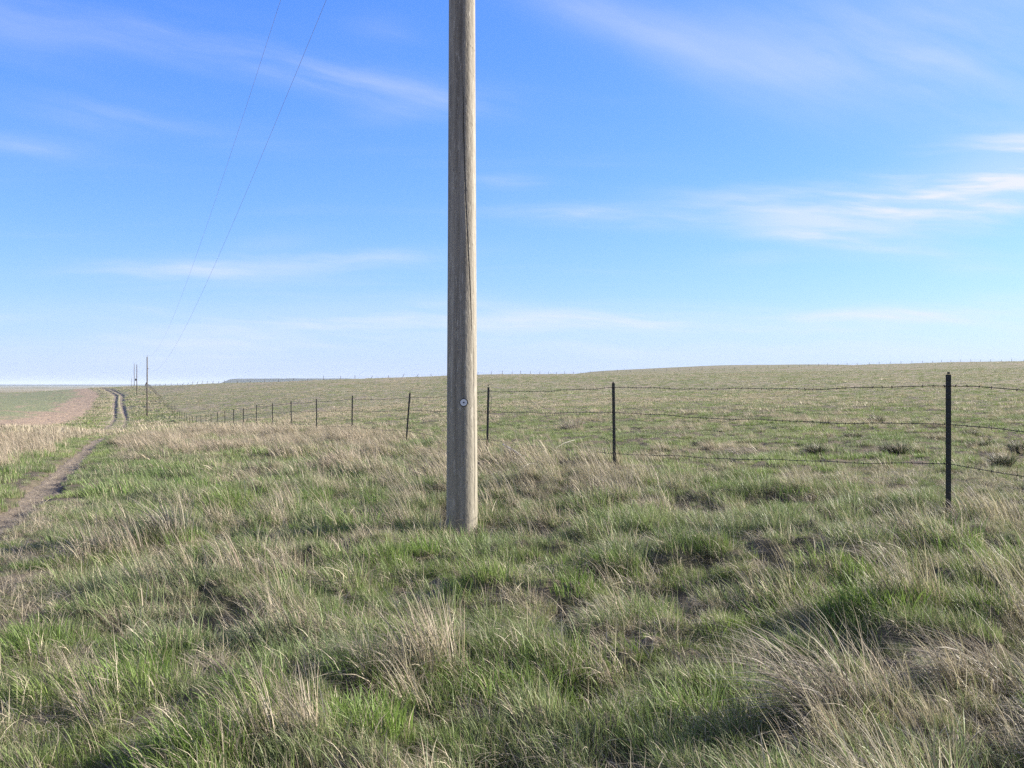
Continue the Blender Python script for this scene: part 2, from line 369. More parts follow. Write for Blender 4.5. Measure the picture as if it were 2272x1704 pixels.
bump(g, p, g.math('ADD', n4, g.math('MULTIPLY', n3, 3.0)), .6, .10)
M['pasture'] = m
# ploughed crop field
m, g, p, _ = mat('crop'); geo = g.new('ShaderNodeNewGeometry').outputs['Position']
rt = g.new('ShaderNodeMapping'); g.l.new(geo, rt.inputs[0]); rt.inputs['Rotation'].default_value = (0, 0, R(-21.5))
wp = g.vmul(g.noise(geo, .012, 2, .5, out=1), (60, 60, 0)); ad = g.new('ShaderNodeVectorMath', operation='ADD'); g.l.new(rt.outputs[0], ad.inputs[0]); g.l.new(wp, ad.inputs[1])
rows = g.noise(g.vmul(ad.outputs[0], (.35, .012, .3)), 1.0, 4, .6)
n2 = g.noise(geo, .05, 5, .6); at = g.new('ShaderNodeAttribute'); at.attribute_name = 'edge'
gr = g.ramp(g.noise(geo, .8, 5, .65), [(.3, (.13, .15, .06)), (.7, (.21, .215, .105))])
br_ = g.ramp(g.noise(geo, .5, 6, .7), [(.3, (.20, .14, .09)), (.7, (.36, .26, .175))])
fine = g.noise(g.vmul(ad.outputs[0], (1.2, .05, .3)), 1.0, 3, .6)
k = g.math('ADD', g.math('ADD', g.math('MULTIPLY_ADD', fine, .6, -.3), g.math('MULTIPLY_ADD', rows, 1.5, -.25)), g.math('ADD', g.math('MULTIPLY', n2, .7), g.math('MULTIPLY', at.outputs['Fac'], .6)))
g.put(p.inputs['Base Color'], g.mix(g.range(k, .88, 1.25), gr, br_)); p.inputs['Roughness'].default_value = .95
bump(g, p, g.noise(g.vmul(ad.outputs[0], (1.6, .25, 1)), 1.0, 5, .7), 1.0, .30)
M['crop'] = m
# bare dirt of the wheel ruts
m, g, p, _ = mat('dirt'); geo = g.new('ShaderNodeNewGeometry').outputs['Position']
a = g.noise(geo, 5, 7, .7); b2 = g.noise(g.vmul(geo, (30, 9, 9)), 1.0, 5, .7)
c = g.ramp(a, [(.3, (.11, .083, .06)), (.6, (.21, .165, .12)), (.8, (.31, .255, .19))])
c = g.mix(g.range(b2, .50, .66, 0, .7), c, (.40, .33, .25, 1)); c = g.mix(g.range(g.noise(geo, 2.2, 4), .52, .68, 0, .6), c, (.11, .09, .065, 1))
g.put(p.inputs['Base Color'], c); p.inputs['Roughness'].default_value = .95
bump(g, p, g.math('ADD', a, b2), 1.0, .08)
M['dirt'] = m
m, g, p, _ = mat('mesa'); geo = g.new('ShaderNodeNewGeometry').outputs['Position']
g.put(p.inputs['Base Color'], g.ramp(g.noise(geo, .004, 5, .6), [(.35, (.03, .045, .04)), (.65, (.06, .07, .055))])); p.inputs['Roughness'].default_value = 1
M['mesa'] = m
m, g, p, _ = mat('snow_rock'); geo = g.new('ShaderNodeNewGeometry').outputs['Position']
g.put(p.inputs['Base Color'], g.ramp(g.noise(geo, .0006, 5, .7), [(.45, (.25, .28, .32)), (.55, (.75, .77, .8))])); p.inputs['Roughness'].default_value = 1
M['snow_rock'] = m

# ------------------------------------------------------------------ the ground sheet
rr = np.concatenate([np.exp(np.linspace(math.log(.35), math.log(2.0), 25, endpoint=False)),
                     np.exp(np.linspace(math.log(2.0), math.log(60), 420, endpoint=False)),
                     np.exp(np.linspace(math.log(60), math.log(700), 330, endpoint=False)),
                     np.exp(np.linspace(math.log(700), math.log(42000), 90))])
aa = np.concatenate([np.arange(-180, -42, 3.0), np.arange(-42, -25, .22), np.arange(-25, -18.5, .05), np.arange(-18.5, 42, .22), np.arange(42, 177.1, 3.0)])
ar = np.radians(aa); na, nr = len(ar), len(rr)
AX = np.outer(rr, np.sin(ar)); AY = np.outer(rr, np.cos(ar)); AZ = H(AX, AY)
idx = np.arange(nr*na).reshape(nr, na); nx = np.roll(idx, -1, axis=1)
quads = np.stack([idx[:-1], nx[:-1], nx[1:], idx[1:]], -1).reshape(-1, 4)[:, ::-1]
V = np.stack([AX, AY, AZ], -1).reshape(-1, 3)
tri = np.stack([np.full(na, nr*na), nx[0], idx[0]], -1)[:, ::-1]
V2 = np.vstack([V, [[0, 0, float(H(0., .0))]]])
gnd = mesh_np('ground', V2, quads, M['pasture'], smooth=True); tag(gnd, 'rolling short grass pasture under the tall grass', None, None, 'structure')
# crop field: same cells, lifted a little
fc = V[quads].mean(1); offl = rut_x(fc[:, 1])-fc[:, 0]
infield = (offl > 7.0+1.5*(vnoise(fc[:, 1]*.2, 0*fc[:, 1], 3)-.5)) & (fc[:, 1] > 52+.05*fc[:, 0]) & (fc[:, 1] < 470) & (fc[:, 0] > -480)
fq = quads[infield]; us, inv = np.unique(fq, return_inverse=True)
FV = V[us].copy(); FV[:, 2] += .04
mesh_np('crop_field', FV, inv.reshape(-1, 4), M['crop'], smooth=True,
        attrs={'edge': sstep(18, 9, rut_x(FV[:, 1])-FV[:, 0])})
tag(bpy.data.objects['crop_field'], 'sprouting crop field striped green and brown left of the track', None, None, 'structure')
# wheel ruts
def rut(off, y0, y1, name, label):
    ys = np.exp(np.linspace(math.log(y0), math.log(y1), 700)); n = 9; vv = []
    for i, y in enumerate(ys):
        hw = (.27+.10*(float(vnoise(y*1.7, 0, 5))-.5)+float(sstep(150, 250, y))*.25)*float(sstep(440, 370, y)*.85+.15)
        for j in range(n):
            s = -1+2*j/(n-1); wob = .06*(float(vnoise(y*3.1, j*9.0+off, 8))-.5)*(abs(s) > .7)
            x = float(rut_x(y))+off/SEC+s*hw/SEC+wob; vv.append((x, y))
    vv = np.array(vv); z = H(vv[:, 0], vv[:, 1])+.012+.00025*vv[:, 1]+(fbm(vv[:, 0]/.13, vv[:, 1]/.16, 3, 55)-.42)*.05*sstep(70, 30, vv[:, 1])
    e = np.abs(np.tile(np.linspace(-1, 1, n), len(ys))); z -= (e > .95)*(.05+.0004*vv[:, 1])
    ii = np.arange(len(ys)*n).reshape(-1, n)
    q = np.stack([ii[:-1, :-1], ii[:-1, 1:], ii[1:, 1:], ii[1:, :-1]], -1).reshape(-1, 4)
    return np.column_stack([vv, z]), q
va, qa = rut(0, 2.5, 440, '', ''); vb, qb = rut(-1.75, 2.5, 440, '', '')
o = mesh_np('dirt_track', np.vstack([va, vb]), np.vstack([qa, qb+len(va)]), M['dirt'], smooth=True)
tag(o, 'two worn wheel ruts of bare dirt running along the field', None, None, 'structure')

# distant table hill, and snow peaks barely showing through the air
def ridge(name, pts, D, depth, m, label, rise=0):
    VV, n = [], len(pts)
    for (px, py) in pts:
        x = (px-1136)/F*D; z = EYE+(852-py)/F*D
        VV += [(x*.985, D-depth, -40), (x, D, z), (x*1.02, D+depth*2, z+rise), (x*1.03, D+depth*3, -40)]
    q = [(4*i+j, 4*i+4+j, 4*i+5+j, 4*i+1+j) for i in range(n-1) for j in range(3)]
    o = mesh_np(name, VV, q, m, smooth=False); tag(o, label, None, None, 'structure'); return o
rs = np.random.RandomState(4)
pts = [(440, 856), (480, 853), (497, 848), (507, 842.5), (516, 840.6), (530, 840)]+[(x, 839.7+rs.rand()*.5-.2) for x in range(545, 780, 14)]+[(800, 843), (840, 847), (900, 856)]
ridge('hills', pts, 5200, 500, M['mesa'], 'low flat topped table hill on the skyline')
pts = [(-500, 857)]+[(x, 853.4+rs.rand()*.6) for x in range(-480, 330, 22)]+[(340, 857)]
ridge('hills', pts, 9000, 1500, M['mesa'], 'level blue plain on the far left skyline')

# ------------------------------------------------------------------ grass
rng = np.random.RandomState(7)
def blades(n, rad, h0, h1, lean, spread, width, dead, curl=.6, seg=4, flat=False, seed=0, squash=1.0):
    """one tuft: n tapering curved blades; lean pulls every blade towards -X (down wind)"""
    g_ = np.random.RandomState(seed)
    th = g_.rand(n)*2*np.pi; q = np.sqrt(g_.rand(n))*rad
    bx, by = q*np.cos(th), q*np.sin(th)*squash
    L = h0+(h1-h0)*g_.rand(n)**1.3; br = g_.rand(n); isd = (g_.rand(n) < dead).astype(float)
    az = th+g_.randn(n)*.9; tilt = spread*(.35+.65*g_.rand(n))*(.5+.5*q/max(rad, 1e-6))
    dxy = np.stack([np.cos(az)*tilt-lean*(.6+.8*g_.rand(n)), np.sin(az)*tilt+.18*lean*g_.randn(n)], 1)
    pos = np.stack([bx, by, np.zeros(n)-.03], 1); V_, A_, T_, D_ = [], [], [], []
    d = np.column_stack([dxy*.45, np.ones(n)*(.25 if flat else 1.0)])
    tw = g_.rand(n)*np.pi; wd = width*(.45+1.2*g_.rand(n)**1.5)
    rows = []
    for s in range(seg+1):
        f = s/seg
        dn = d/np.linalg.norm(d, axis=1)[:, None]
        side = np.column_stack([np.cos(tw), np.sin(tw), np.zeros(n)]); side -= (side*dn).sum(1)[:, None]*dn
        side /= np.linalg.norm(side, axis=1)[:, None]+1e-9
        wv = (wd*(1-f**1.6)*.5+width*.06)[:, None]
        rows.append((pos-side*wv, pos+side*wv))
        pos = pos+dn*(L/seg)[:, None]
        d = d+np.column_stack([dxy*curl*(.5+f), -np.ones(n)*curl*np.linalg.norm(dxy, axis=1)*.55*(.3+f)])
    V_ = np.stack([np.stack(r_, 1) for r_ in rows], 1)          # n, seg+1, 2, 3
    V_ = V_.reshape(n, -1, 3); V_[:, :, 2] = np.maximum(V_[:, :, 2], -.05+.01*br[:, None])
    m_ = (seg+1)*2
    q_ = np.array([[2*s, 2*s+1, 2*s+3, 2*s+2] for s in range(seg)])
    Fq = (np.arange(n)[:, None, None]*m_+q_[None]).reshape(-1, 4)
    tt = np.tile(np.repeat(np.linspace(0, 1, seg+1), 2), n)
    return V_.reshape(-1, 3), Fq, {'br': np.repeat(br, m_), 'dead': np.repeat(isd, m_), 'tt': tt}
def proto(name, *a, **k):
    V_, Fq, at_ = blades(*a, **k); return mesh_np(name, V_, Fq, M['grass_blades'], smooth=True, attrs=at_, link=False)
coll = bpy.data.collections.new('grass_kinds')
K = {}
def kinds(key, cnt, *a, **k):
    K[key] = []
    for i in range(cnt):
        K[key].append(len(PR)); o = proto('tuft%03d' % len(PR), *a, seed=len(PR)*13+5, **k); coll.objects.link(o); PR.append(o)
PR = []
#            n  rad   h0   h1   lean spread width  dead
kinds('G',  7, 150, .13, .04, .16, .16, .55, .0040, .16)            # fresh green
kinds('M',  7, 130, .14, .05, .20, .36, .70, .0038, .30)            # green with old blades
kinds('D',  8,  38, .08, .12, .42, .60, .40, .0032, .92, curl=.35)            # tall dead stems
kinds('L',  6,  80, .16, .10, .30, 1.0, 1.9, .0036, 1.0, curl=.9)   # matted, combed over
kinds('S',  4,   7, .14, .25, .52, .75, .45, .0022, 1.0, curl=.35)  # lone stalks
kinds('g2', 4, 130, .28, .08, .22, .35, .60, .0080, .22, seg=3)     # the same further off
kinds('d2', 4, 110, .26, .18, .44, .65, .60, .0075, .85, seg=3)
kinds('l2', 3, 110, .30, .12, .28, 1.5, 1.1, .0090, .95, seg=3)
kinds('g3', 4, 110, .60, .08, .22, .35, .80, .022, .25, seg=2)
kinds('d3', 4, 100, .55, .14, .40, .60, .80, .020, .85, seg=2)
kinds('g4', 3, 100, 1.3, .10, .26, .35, .90, .055, .30, seg=2)
kinds('d4', 3,  90, 1.2, .12, .34, .50, .90, .050, .85, seg=2)

def wedge(r0, r1, dens, half=36):
    n = int(R(half)*(r1*r1-r0*r0)*dens); r = np.sqrt(r0*r0+(r1*r1-r0*r0)*rng.rand(n)); a = R(half)*(2*rng.rand(n)-1)
    return r*np.sin(a), r*np.cos(a)
def gauss(x, y, px, py, wx, wy):        # a patch round the spot the photograph shows at a pixel
    X, Y = ground(px, py); return np.exp(-(((x-X)/wx)**2+((y-Y)/wy)**2))
def dryness(x, y):
    d = fbm(x/2.6, y/3.4, 3, 61)*.75+fbm(x/.7, y/.9, 2, 71)*.45-.62
    fd = x-FEN(y)
    d = d+(.10+.5*(fbm(x/1.1+5, y/2.2, 2, 77)-.35))*np.exp(-((fd+.8)/1.8)**2)*sstep(10, 14, y)*sstep(70, 50, y)
    d = d+sstep(45, 90, y)*(.06+1.1*(fbm(x/14, y/26, 3, 78)-.5)+.7*(fbm(x/3.5, y/9, 2, 79)-.5))+sstep(250, 330, y)*.04
    for (px, py, wx, wy, a) in ((660, 985, 3.2, 7, .26), (440, 975, 2.2, 5, .30), (560, 960, 4, 9, .18), (820, 1010, 2.2, 4, .18), (330, 1170, .7, .9, .5),
                                (1365, 1090, .7, 1.0, .75), (1120, 1080, 1.0, 1.5, .12), (620, 1270, .5, .6, .4), (1620, 1010, 2, 2.5, .35),
                                (1750, 1500, .45, .4, .12), (1350, 1350, .5, .5, .2), (2200, 1150, .8, 1.0, .1), (2120, 1170, .5, .5, .2),
                                (150, 1400, 1, 1, -.2), (330, 1230, 1.2, 1.0, -.15), (150, 1150, 1.5, 2.2, -.5), (230, 1060, 1.6, 4, -.4), (1200, 1250, 2, 1.2, -.25),
                                (1850, 1360, .35, .3, -.6), (900, 1300, .8, .5, -.3), (1500, 1120, 1.2, 1.0, -.15)):
        d = d+a*gauss(x, y, px, py, wx, wy)
    left = rut_x(y)-x
    d = d+(.42+.9*(fbm(x/.9, y/1.6, 2, 80)-.5))*sstep(.9, 1.9, left)*sstep(17, 22, y)*sstep(75, 55, y)-.35*sstep(1.2, .6, np.abs(left))*sstep(50, 35, y)+.25*sstep(6, 12, y)*sstep(4.6, 6, left)*sstep(40, 30, y)
    d = d-.15*sstep(0, 4, fd)*sstep(60, 20, y)-.09*sstep(20, 9, y)+sstep(1.5, 4, fd)*sstep(80, 50, y)*(.75*(fbm(x/1.4+8, y/3.2, 2, 83)-.5)+.04)+.22*sstep(1.5, 3, left)*sstep(9, 6, left)*sstep(120, 190, y)
    return d
PT = {k: [] for k in ('green', 'dry')}
def add(which, x, y, kid, s, rz, col, tiltx=0.0, lift=0.0):
    n = len(x); z = H(x, y)+lift
    sz = s if not np.isscalar(s) else np.full(n, s)
    PT[which].append((np.column_stack([x, y, z]), kid, sz, np.column_stack([np.full(n, tiltx), np.zeros(n), rz]), col))
def green_col(x, y, n):
    a = fbm(x/1.8, y/2.1, 2, 91)[:, None]; b = rng.rand(n)[:, None]; f = np.clip(a*1.5-.25+(b-.5)*.5, 0, 1)
    c = (1-f)*np.array([[.135, .190, .072]])+f*np.array([[.220, .285, .080]])
    tb_ = tussock(x, y)[2]; vivid = np.maximum(sstep(.64, .74, fbm(x/.8+9, y/.8, 2, 101))*.6, sstep(22, 13, y)*.55*(tb_ < .22))[:, None]
    c = c*(1-vivid)+vivid*np.array([[.15, .25, .045]])
    grey = np.maximum(sstep(.50, .68, fbm(x/1.3+4, y/1.3, 2, 111))*.4, sstep(22, 13, y)*.5*((tb_ > .5) & (tb_ < .64)))[:, None]
    c = c*(1-grey)+grey*np.array([[.25, .27, .16]])
    return c*(.8+.4*rng.rand(n)[:, None])
def dry_col(x, y, n):
    f = rng.rand(n)[:, None]; a = fbm(x/2, y/2, 2, 121)[:, None]
    c = (1-f)*np.array([[.42, .31, .235]])+f*np.array([[.59, .465, .36]])
    return c*(.75+.5*a)
def pick(keys, n): return np.array(K[keys])[rng.randint(0, len(K[keys]), n)]

def scatter(r0, r1, dens, g, d, l, s0, s1, hmul=1.0):
    x, y = wedge(r0, r1, dens); n = len(x)
    cut = (rut_cut(x, y) > .30) | ((y > 100) & (y < 430) & (np.minimum(np.abs(x-rut_x(y)), np.abs(x-rut_x(y)+1.9)) < .45+.004*(y-100)))
    fld = (rut_x(y)-x > 6.5) & (y > 50) & (y < 480)
    keep = ~cut & ~fld & (np.hypot(x+.53, y-10.55) > .19) & (np.hypot(x+.36, y-10.12) > .30)
    x, y = x[keep], y[keep]; n = len(x)
    dr = dryness(x, y)+rng.randn(n)*.15; fd = x-FEN(y)
    bey = sstep(.2, 1.6, fd); path = sstep(1.2, .6, np.abs(rut_x(y)-x))*sstep(90, 50, y)+sstep(2.6, 1.8, np.abs(rut_x(y)-x-.87))*sstep(50, 90, y)
    sc = (s0+(s1-s0)*rng.rand(n)**1.5)*hmul*(1-.50*bey)*(1-.50*path)
    tall = sstep(.8, 1.8, rut_x(y)-x)*sstep(17, 22, y); sc = sc*(1+.1*tall)*(.55+.75*sstep(.34, .70, fbm(x/.40+2, y/.34, 2, 131)))
    rz = rng.randn(n)*.55
    th_, ta_, tb_ = tussock(x, y); nr_ = sstep(22, 13, y)     # hummocks carry the tall grass; between them it is short and thin
    sc = sc*(1+nr_*(-.45+.80*th_*(.7+.6*ta_)))*(1-.12*sstep(16, 8, y)-.20*sstep(8, 3.5, y))
    dr = dr*(1-.35*nr_)+nr_*(np.where(tb_ > .74, .32, -.02)-.10)*sstep(.25, .6, th_)
    for (qx, qy, am) in ((3.74, 8.25, .55), (1.47, 14.0, .40), (-.5, 19.2, .3)): sc = sc*(1-am*np.exp(-(((x-qx)/.45)**2+((y-qy)/.6)**2)))
    thin = (rng.rand(n) < nr_*.80*sstep(.45, .20, th_))
    x, y, dr, sc, rz, tb_ = x[~thin], y[~thin], dr[~thin], sc[~thin], rz[~thin], tb_[~thin]; n = len(x)
    isd = dr > .20; isl = (~isd) & (dr > .07) & (rng.rand(n) < .5)
    isg = ~isd & ~isl
    if isinstance(g, tuple):
        mixm = rng.rand(isg.sum()) < sstep(-.35, .12, dr[isg])
        kg = np.where(mixm, pick(g[1], isg.sum()), pick(g[0], isg.sum()))
    else: kg = pick(g, isg.sum())
    rg = rz[isg]+(rng.rand(isg.sum())-.5)*1.2
    add('green', x[isg], y[isg], kg, sc[isg], rg, green_col(x[isg], y[isg], isg.sum()))
    add('dry', x[isl], y[isl], pick(l, isl.sum()), sc[isl], rz[isl], dry_col(x[isl], y[isl], isl.sum()))
    # dead stems stand among green, so each dry tuft thins with shorter fresh blades
    add('dry', x[isd], y[isd], pick(d, isd.sum()), sc[isd], rz[isd]*.6, dry_col(x[isd], y[isd], isd.sum()))
    k2 = isd & (rng.rand(n) < .75)
    add('green', x[k2]+.05, y[k2], pick(g[0] if isinstance(g, tuple) else g, k2.sum()), sc[k2]*.8, rz[k2], green_col(x[k2], y[k2], k2.sum()))
scatter(1.2, 6.5, 145, ('G', 'M'), 'D', 'L', .65, 1.25)
scatter(6.5, 15, 78, ('G', 'M'), 'D', 'L', .65, 1.20)
scatter(15, 42, 22, 'g2', 'd2', 'l2', .60, 1.15)
scatter(42, 110, 4.2, 'g3', 'd3', 'd3', .60, 1.15)
scatter(110, 300, .75, 'g4', 'd4', 'd4', .55, 1.1)
scatter(300, 560, .12, 'g4', 'd4', 'd4', .55, 1.1, 1.1)
x, y = wedge(3, 40, 7.0); kp = rut_cut(x, y) > .35; x, y = x[kp], y[kp]      # straw lying in the ruts
add('dry', x, y, pick('L', len(x)), .30+.35*rng.rand(len(x)), rng.randn(len(x))*.9, dry_col(x, y, len(x)))
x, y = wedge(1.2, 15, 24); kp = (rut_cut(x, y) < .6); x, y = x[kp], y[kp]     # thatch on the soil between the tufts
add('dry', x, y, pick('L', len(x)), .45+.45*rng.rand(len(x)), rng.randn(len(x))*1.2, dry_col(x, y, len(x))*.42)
x, y = wedge(1.5, 24, 1.3); kp = (rut_cut(x, y) < .2) & (x < FEN(y)+.3); x, y = x[kp], y[kp]
add('dry', x, y, pick('S', len(x)), .7+.5*rng.rand(len(x)), rng.randn(len(x))*.5, dry_col(x, y, len(x)))

def scatter_object(name, key, label):
    P = np.vstack([q[0] for q in PT[key]]); kid = np.concatenate([q[1] for q in PT[key]]); s = np.concatenate([q[2] for q in PT[key]])
    rot = np.vstack([q[3] for q in PT[key]]); col = np.vstack([q[4] for q in PT[key]])
    me = bpy.data.meshes.new(name); me.vertices.add(len(P)); me.vertices.foreach_set('co', P.astype(np.float32).ravel())
    for nm, typ, arr, f in (('kid', 'INT', kid.astype(np.int32), 'value'), ('scl', 'FLOAT', s.astype(np.float32), 'value'),
                            ('rot', 'FLOAT_VECTOR', rot.astype(np.float32), 'vector'), ('tcol', 'FLOAT_VECTOR', col.astype(np.float32), 'vector')):
        at_ = me.attributes.new(nm, typ, 'POINT'); at_.data.foreach_set(f, arr.ravel())
    me.materials.append(M['grass_blades'])
    o = bpy.data.objects.new(name, me); C.objects.link(o); tag(o, label, None, None, 'stuff')
    ng = bpy.data.node_groups.new(name, 'GeometryNodeTree')
    ng.interface.new_socket('Geometry', in_out='INPUT', socket_type='NodeSocketGeometry')
    ng.interface.new_socket('Geometry', in_out='OUTPUT', socket_type='NodeSocketGeometry')
    N, L = ng.nodes, ng.links
    gi, go = N.new('NodeGroupInput'), N.new('NodeGroupOutput'); ip = N.new('GeometryNodeInstanceOnPoints')
    ci = N.new('GeometryNodeCollectionInfo'); ci.inputs[0].default_value = coll; ci.inputs['Separate Children'].default_value = True; ci.inputs['Reset Children'].default_value = True
    def na_(nm, typ):
        q = N.new('GeometryNodeInputNamedAttribute'); q.data_type = typ; q.inputs[0].default_value = nm; return q.outputs[0]
    L.new(gi.outputs[0], ip.inputs['Points']); L.new(ci.outputs[0], ip.inputs['Instance']); ip.inputs['Pick Instance'].default_value = True
    L.new(na_('kid', 'INT'), ip.inputs['Instance Index'])
    er = N.new('FunctionNodeEulerToRotation'); L.new(na_('rot', 'FLOAT_VECTOR'), er.inputs[0]); L.new(er.outputs[0], ip.inputs['Rotation'])
    L.new(na_('scl', 'FLOAT'), ip.inputs['Scale']); L.new(ip.outputs[0], go.inputs[0])
    md = o.modifiers.new('scatter', 'NODES'); md.node_group = ng
    print(name, len(P), 'tufts')
    return o
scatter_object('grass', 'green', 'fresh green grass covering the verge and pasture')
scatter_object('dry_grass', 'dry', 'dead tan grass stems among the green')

# ------------------------------------------------------------------ clumps and shrubs that stand out
def clump(name, px, py, label, cat, mname, parts, rz=0.0, group=None):
    X, Y = ground(px, py); Vs, Fs, At, off = [], [], {'br': [], 'dead': [], 'tt': []}, 0
    for a, k in parts:
        V_, Fq, at_ = blades(*a, **k); Vs.append(V_); Fs.append(Fq+off); off += len(V_)
        for q in At: At[q].append(at_[q])
    o = mesh_np(name, np.vstack(Vs), np.vstack(Fs), M[mname], smooth=True, attrs={q: np.concatenate(At[q]) for q in At})
    o.location = (X, Y, float(H(X, Y))); o.rotation_euler = (0, 0, rz); tag(o, label, cat, group); return o
GC = 'large clumps of dead bunchgrass'
big = lambda n, h, w, ln, s, rad=.12: [((n, rad, h*.5, h, ln, .55, w, .92), dict(seg=6, seed=s)), ((n//3, rad*1.1, h*.4, h*.8, ln*1.4, .7, w, 1.0), dict(seg=6, seed=s+1, curl=.9)), ((n//2, rad*1.1, h*.2, h*.4, .25, .5, w, .1), dict(seg=4, seed=s+2))]
clump('grass_clump', 1850, 1625, 'big blond clump swept left, largest in the right foreground', 'grass clump', 'blond_blades', big(300, .70, .0042, .62, 11, .15), 0, GC)
clump('grass_clump', 2190, 1540, 'pale arching clump near the right edge of the foreground', 'grass clump', 'blond_blades', big(240, .55, .0040, .8, 21, .13), 0, GC)
clump('grass_clump', 1368, 1108, 'tall dry clump hiding the foot of the second nearest fence post', 'grass clump', 'blond_blades', big(260, .52, .0055, .25, 31, .24), 0, GC)
clump('grass_clump', 380, 1225, 'tall thin dead clump in the left foreground', 'grass clump', 'blond_blades', big(150, .62, .0042, .30, 41, .20), 0, GC)
clump('grass_clump', 625, 1300, 'dead clump on green grass between the left tall clump and the big pole', 'grass clump', 'blond_blades', big(130, .5, .0040, .6, 51, .10), 0, GC)
clump('grass_clump', 1270, 957, 'rusty orange clump in the pasture between two fence posts', 'grass clump', 'blond_blades', big(240, .55, .012, .2, 61, .30), 0, GC)
clump('grass_clump', 1505, 975, 'straw coloured clump in the pasture right of the second nearest post', 'grass clump', 'blond_blades', big(200, .34, .012, .8, 71, .35), 0, GC)
clump('grass_clump', 1650, 1012, 'flattened dry clump under the lowest wire', 'grass clump', 'blond_blades', big(260, .45, .009, 1.2, 81, .35), 0, GC)
clump('grass_clump', 2110, 1178, 'dry clump round the foot of the nearest fence post', 'grass clump', 'blond_blades', big(90, .32, .005, .6, 91, .16), 0, GC)
clump('grass_clump', 1960, 1250, 'dark drooping clump casting shade left of the nearest post', 'grass clump', 'shrub_leaves', big(420, .5, .0050, 1.3, 95, .24), 0, GC)
clump('grass_clump', 1860, 1385, 'bright green clump of short fresh blades', 'grass clump', 'green_blades', [((260, .13, .10, .20, .3, .6, .0042, .03), dict(seg=4, seed=99))], 0, 'fresh green clumps')
GS = 'small dark shrubs in the pasture'
for i, (px, py, r_, h_, lab) in enumerate((
        (1944, 941, .22, .34, 'small dark shrub touching the middle wire'),
        (1832, 948, .16, .22, 'tiny shrub low in the grass beneath the middle wire'),
        (1812, 1014, .20, .26, 'dark round shrub halfway between wires left of the nearest post'),
        (1985, 1012, .40, .24, 'wide green shrub just left of the nearest post'),
        (2225, 1042, .24, .26, 'dark shrub on the lowest wire right of the nearest post'),
        (2174, 996, .34, .22, 'low spreading shrub right of the nearest post'),
        (1893, 974, .30, .20, 'flat shrub between the dark round one and the wide green one'),
        (1559, 992, .34, .20, 'flat dark shrub behind the straw coloured clump'),
        (2266, 1010, .26, .30, 'shrub cut by the right edge of the photo'),
        (2157, 969, .32, .18, 'farthest low shrub right of the nearest post'))):
    X, Y = ground(px, py); wdt = .004+.0003*Y
    clump('shrub', px, py, lab, 'shrub', 'shrub_leaves',
          [((520, r_*.45, h_*.5, h_*1.15, .15, 1.6, wdt*.9, .15), dict(seg=4, seed=200+i, curl=.3)), ((160, r_*.5, h_*.6, h_*1.5, 1.0, .9, wdt*.8, .95), dict(seg=4, seed=300+i))], 0, GS)

# ------------------------------------------------------------------ fences
def tpost_mesh(name, h, m, detail=True, parent=None, wide=.044):
    b = MB(); tw = .0035
    b.box(0, -.010, h/2-.2, wide, tw*2, h+.4)                 # flange, studs on its front
    b.box(0, .0125, h/2-.2, .006, .038, h+.396)
    if detail:
        for k in range(int(h/.054)): b.box(0, -.021, .1+k*.054, .020, .014, .018)
    return b.build(name, m, parent)
near = [(2104, 831, 0, 0), (1364, 850, -.8, .8), (1081, 859, 1.3, 0), (901, 870.5, 4.8, 0), (781, 878, .8, 0), (703, 885, -.6, 0), (646.6, 890, -.6, 0),
        (605, 895, 0, 0), (569, 899, .2, 0), (540, 905.6, .3, 0), (518, 907.7, .8, 0), (499, 911, 0, 0), (482, 914, .4, 0), (468.4, 919, 0, 0), (457, 920, .5, 0),
        (445.7, 922, 0, 0), (435.5, 924, .5, 0), (427, 924, 0, 0)]
VP, CF = 290.0, 15600.0
root = empty('barbed_wire_fence', (3.77, 8.6, float(H(3.77, 8.6))))
tag(root, 'barbed wire fence on dark steel posts running from right foreground to far left', 'fence')
def into(o):                        # keep world place when hung under the fence
    o.parent = root; o.matrix_parent_inverse.translation = -root.location
posts = []                          # x, y, ground z, top z, lean
for k in (2, 1):
    D = 8.6-6.0*k; posts.append((FEN(D), D, None, None, 0))
for (px, ty, ln, _) in near:
    D = CF/(px-VP); X = (px-1136)/F*D; posts.append((X, D, None, EYE+(852-ty)/F*D, ln))
D = posts[-1][1]
while D < 425:
    D += 5.95+.3*(rng.rand()-.5); px = VP+CF/D; posts.append(((px-1136)/F*D, D, None, None, 3*rng.randn()*.6))
pm = tpost_mesh('post', 1.0, M['post_paint'], True); pf = tpost_mesh('post', 1.0, M['post_paint'], False, None, .05)
pr = tpost_mesh('post', 1.0, M['post_rust'], False, None, .05)
fdir = math.atan2(1, -.385)
tops = []
for i, (X, D, _, tz, ln) in enumerate(posts):
    gz = float(land(X, D)); tz = tz if tz is not None else gz+1.32
    src = pm if D < 60 else (pf if i % 5 else pr); o = src.copy()
    if D < 60:
        o.data = tpost_mesh('post', tz-gz, M['post_rust'] if i == 14 else M['post_paint'], True).data
        bpy.data.objects.remove(bpy.data.objects[[q.name for q in bpy.data.objects if q.data is o.data and q is not o][0]])
        o.scale = (1, 1, 1)
    else: o.scale = (1, 1, tz-gz)
    C.objects.link(o); o.location = (X, D, gz); o.rotation_euler = (0, R(ln), R(-18) if D < 60 else R(-8))
    into(o)
    tops.append((X+math.sin(R(ln))*(tz-gz)*.9, D, tz, gz))
for o in (pm, pf, pr): bpy.data.objects.remove(o)
drop = {2: (.10, .43, .77), 3: (.06, .42, 1.02), 4: (.08, .475, 1.04), 5: (.13, .45, 1.00)}
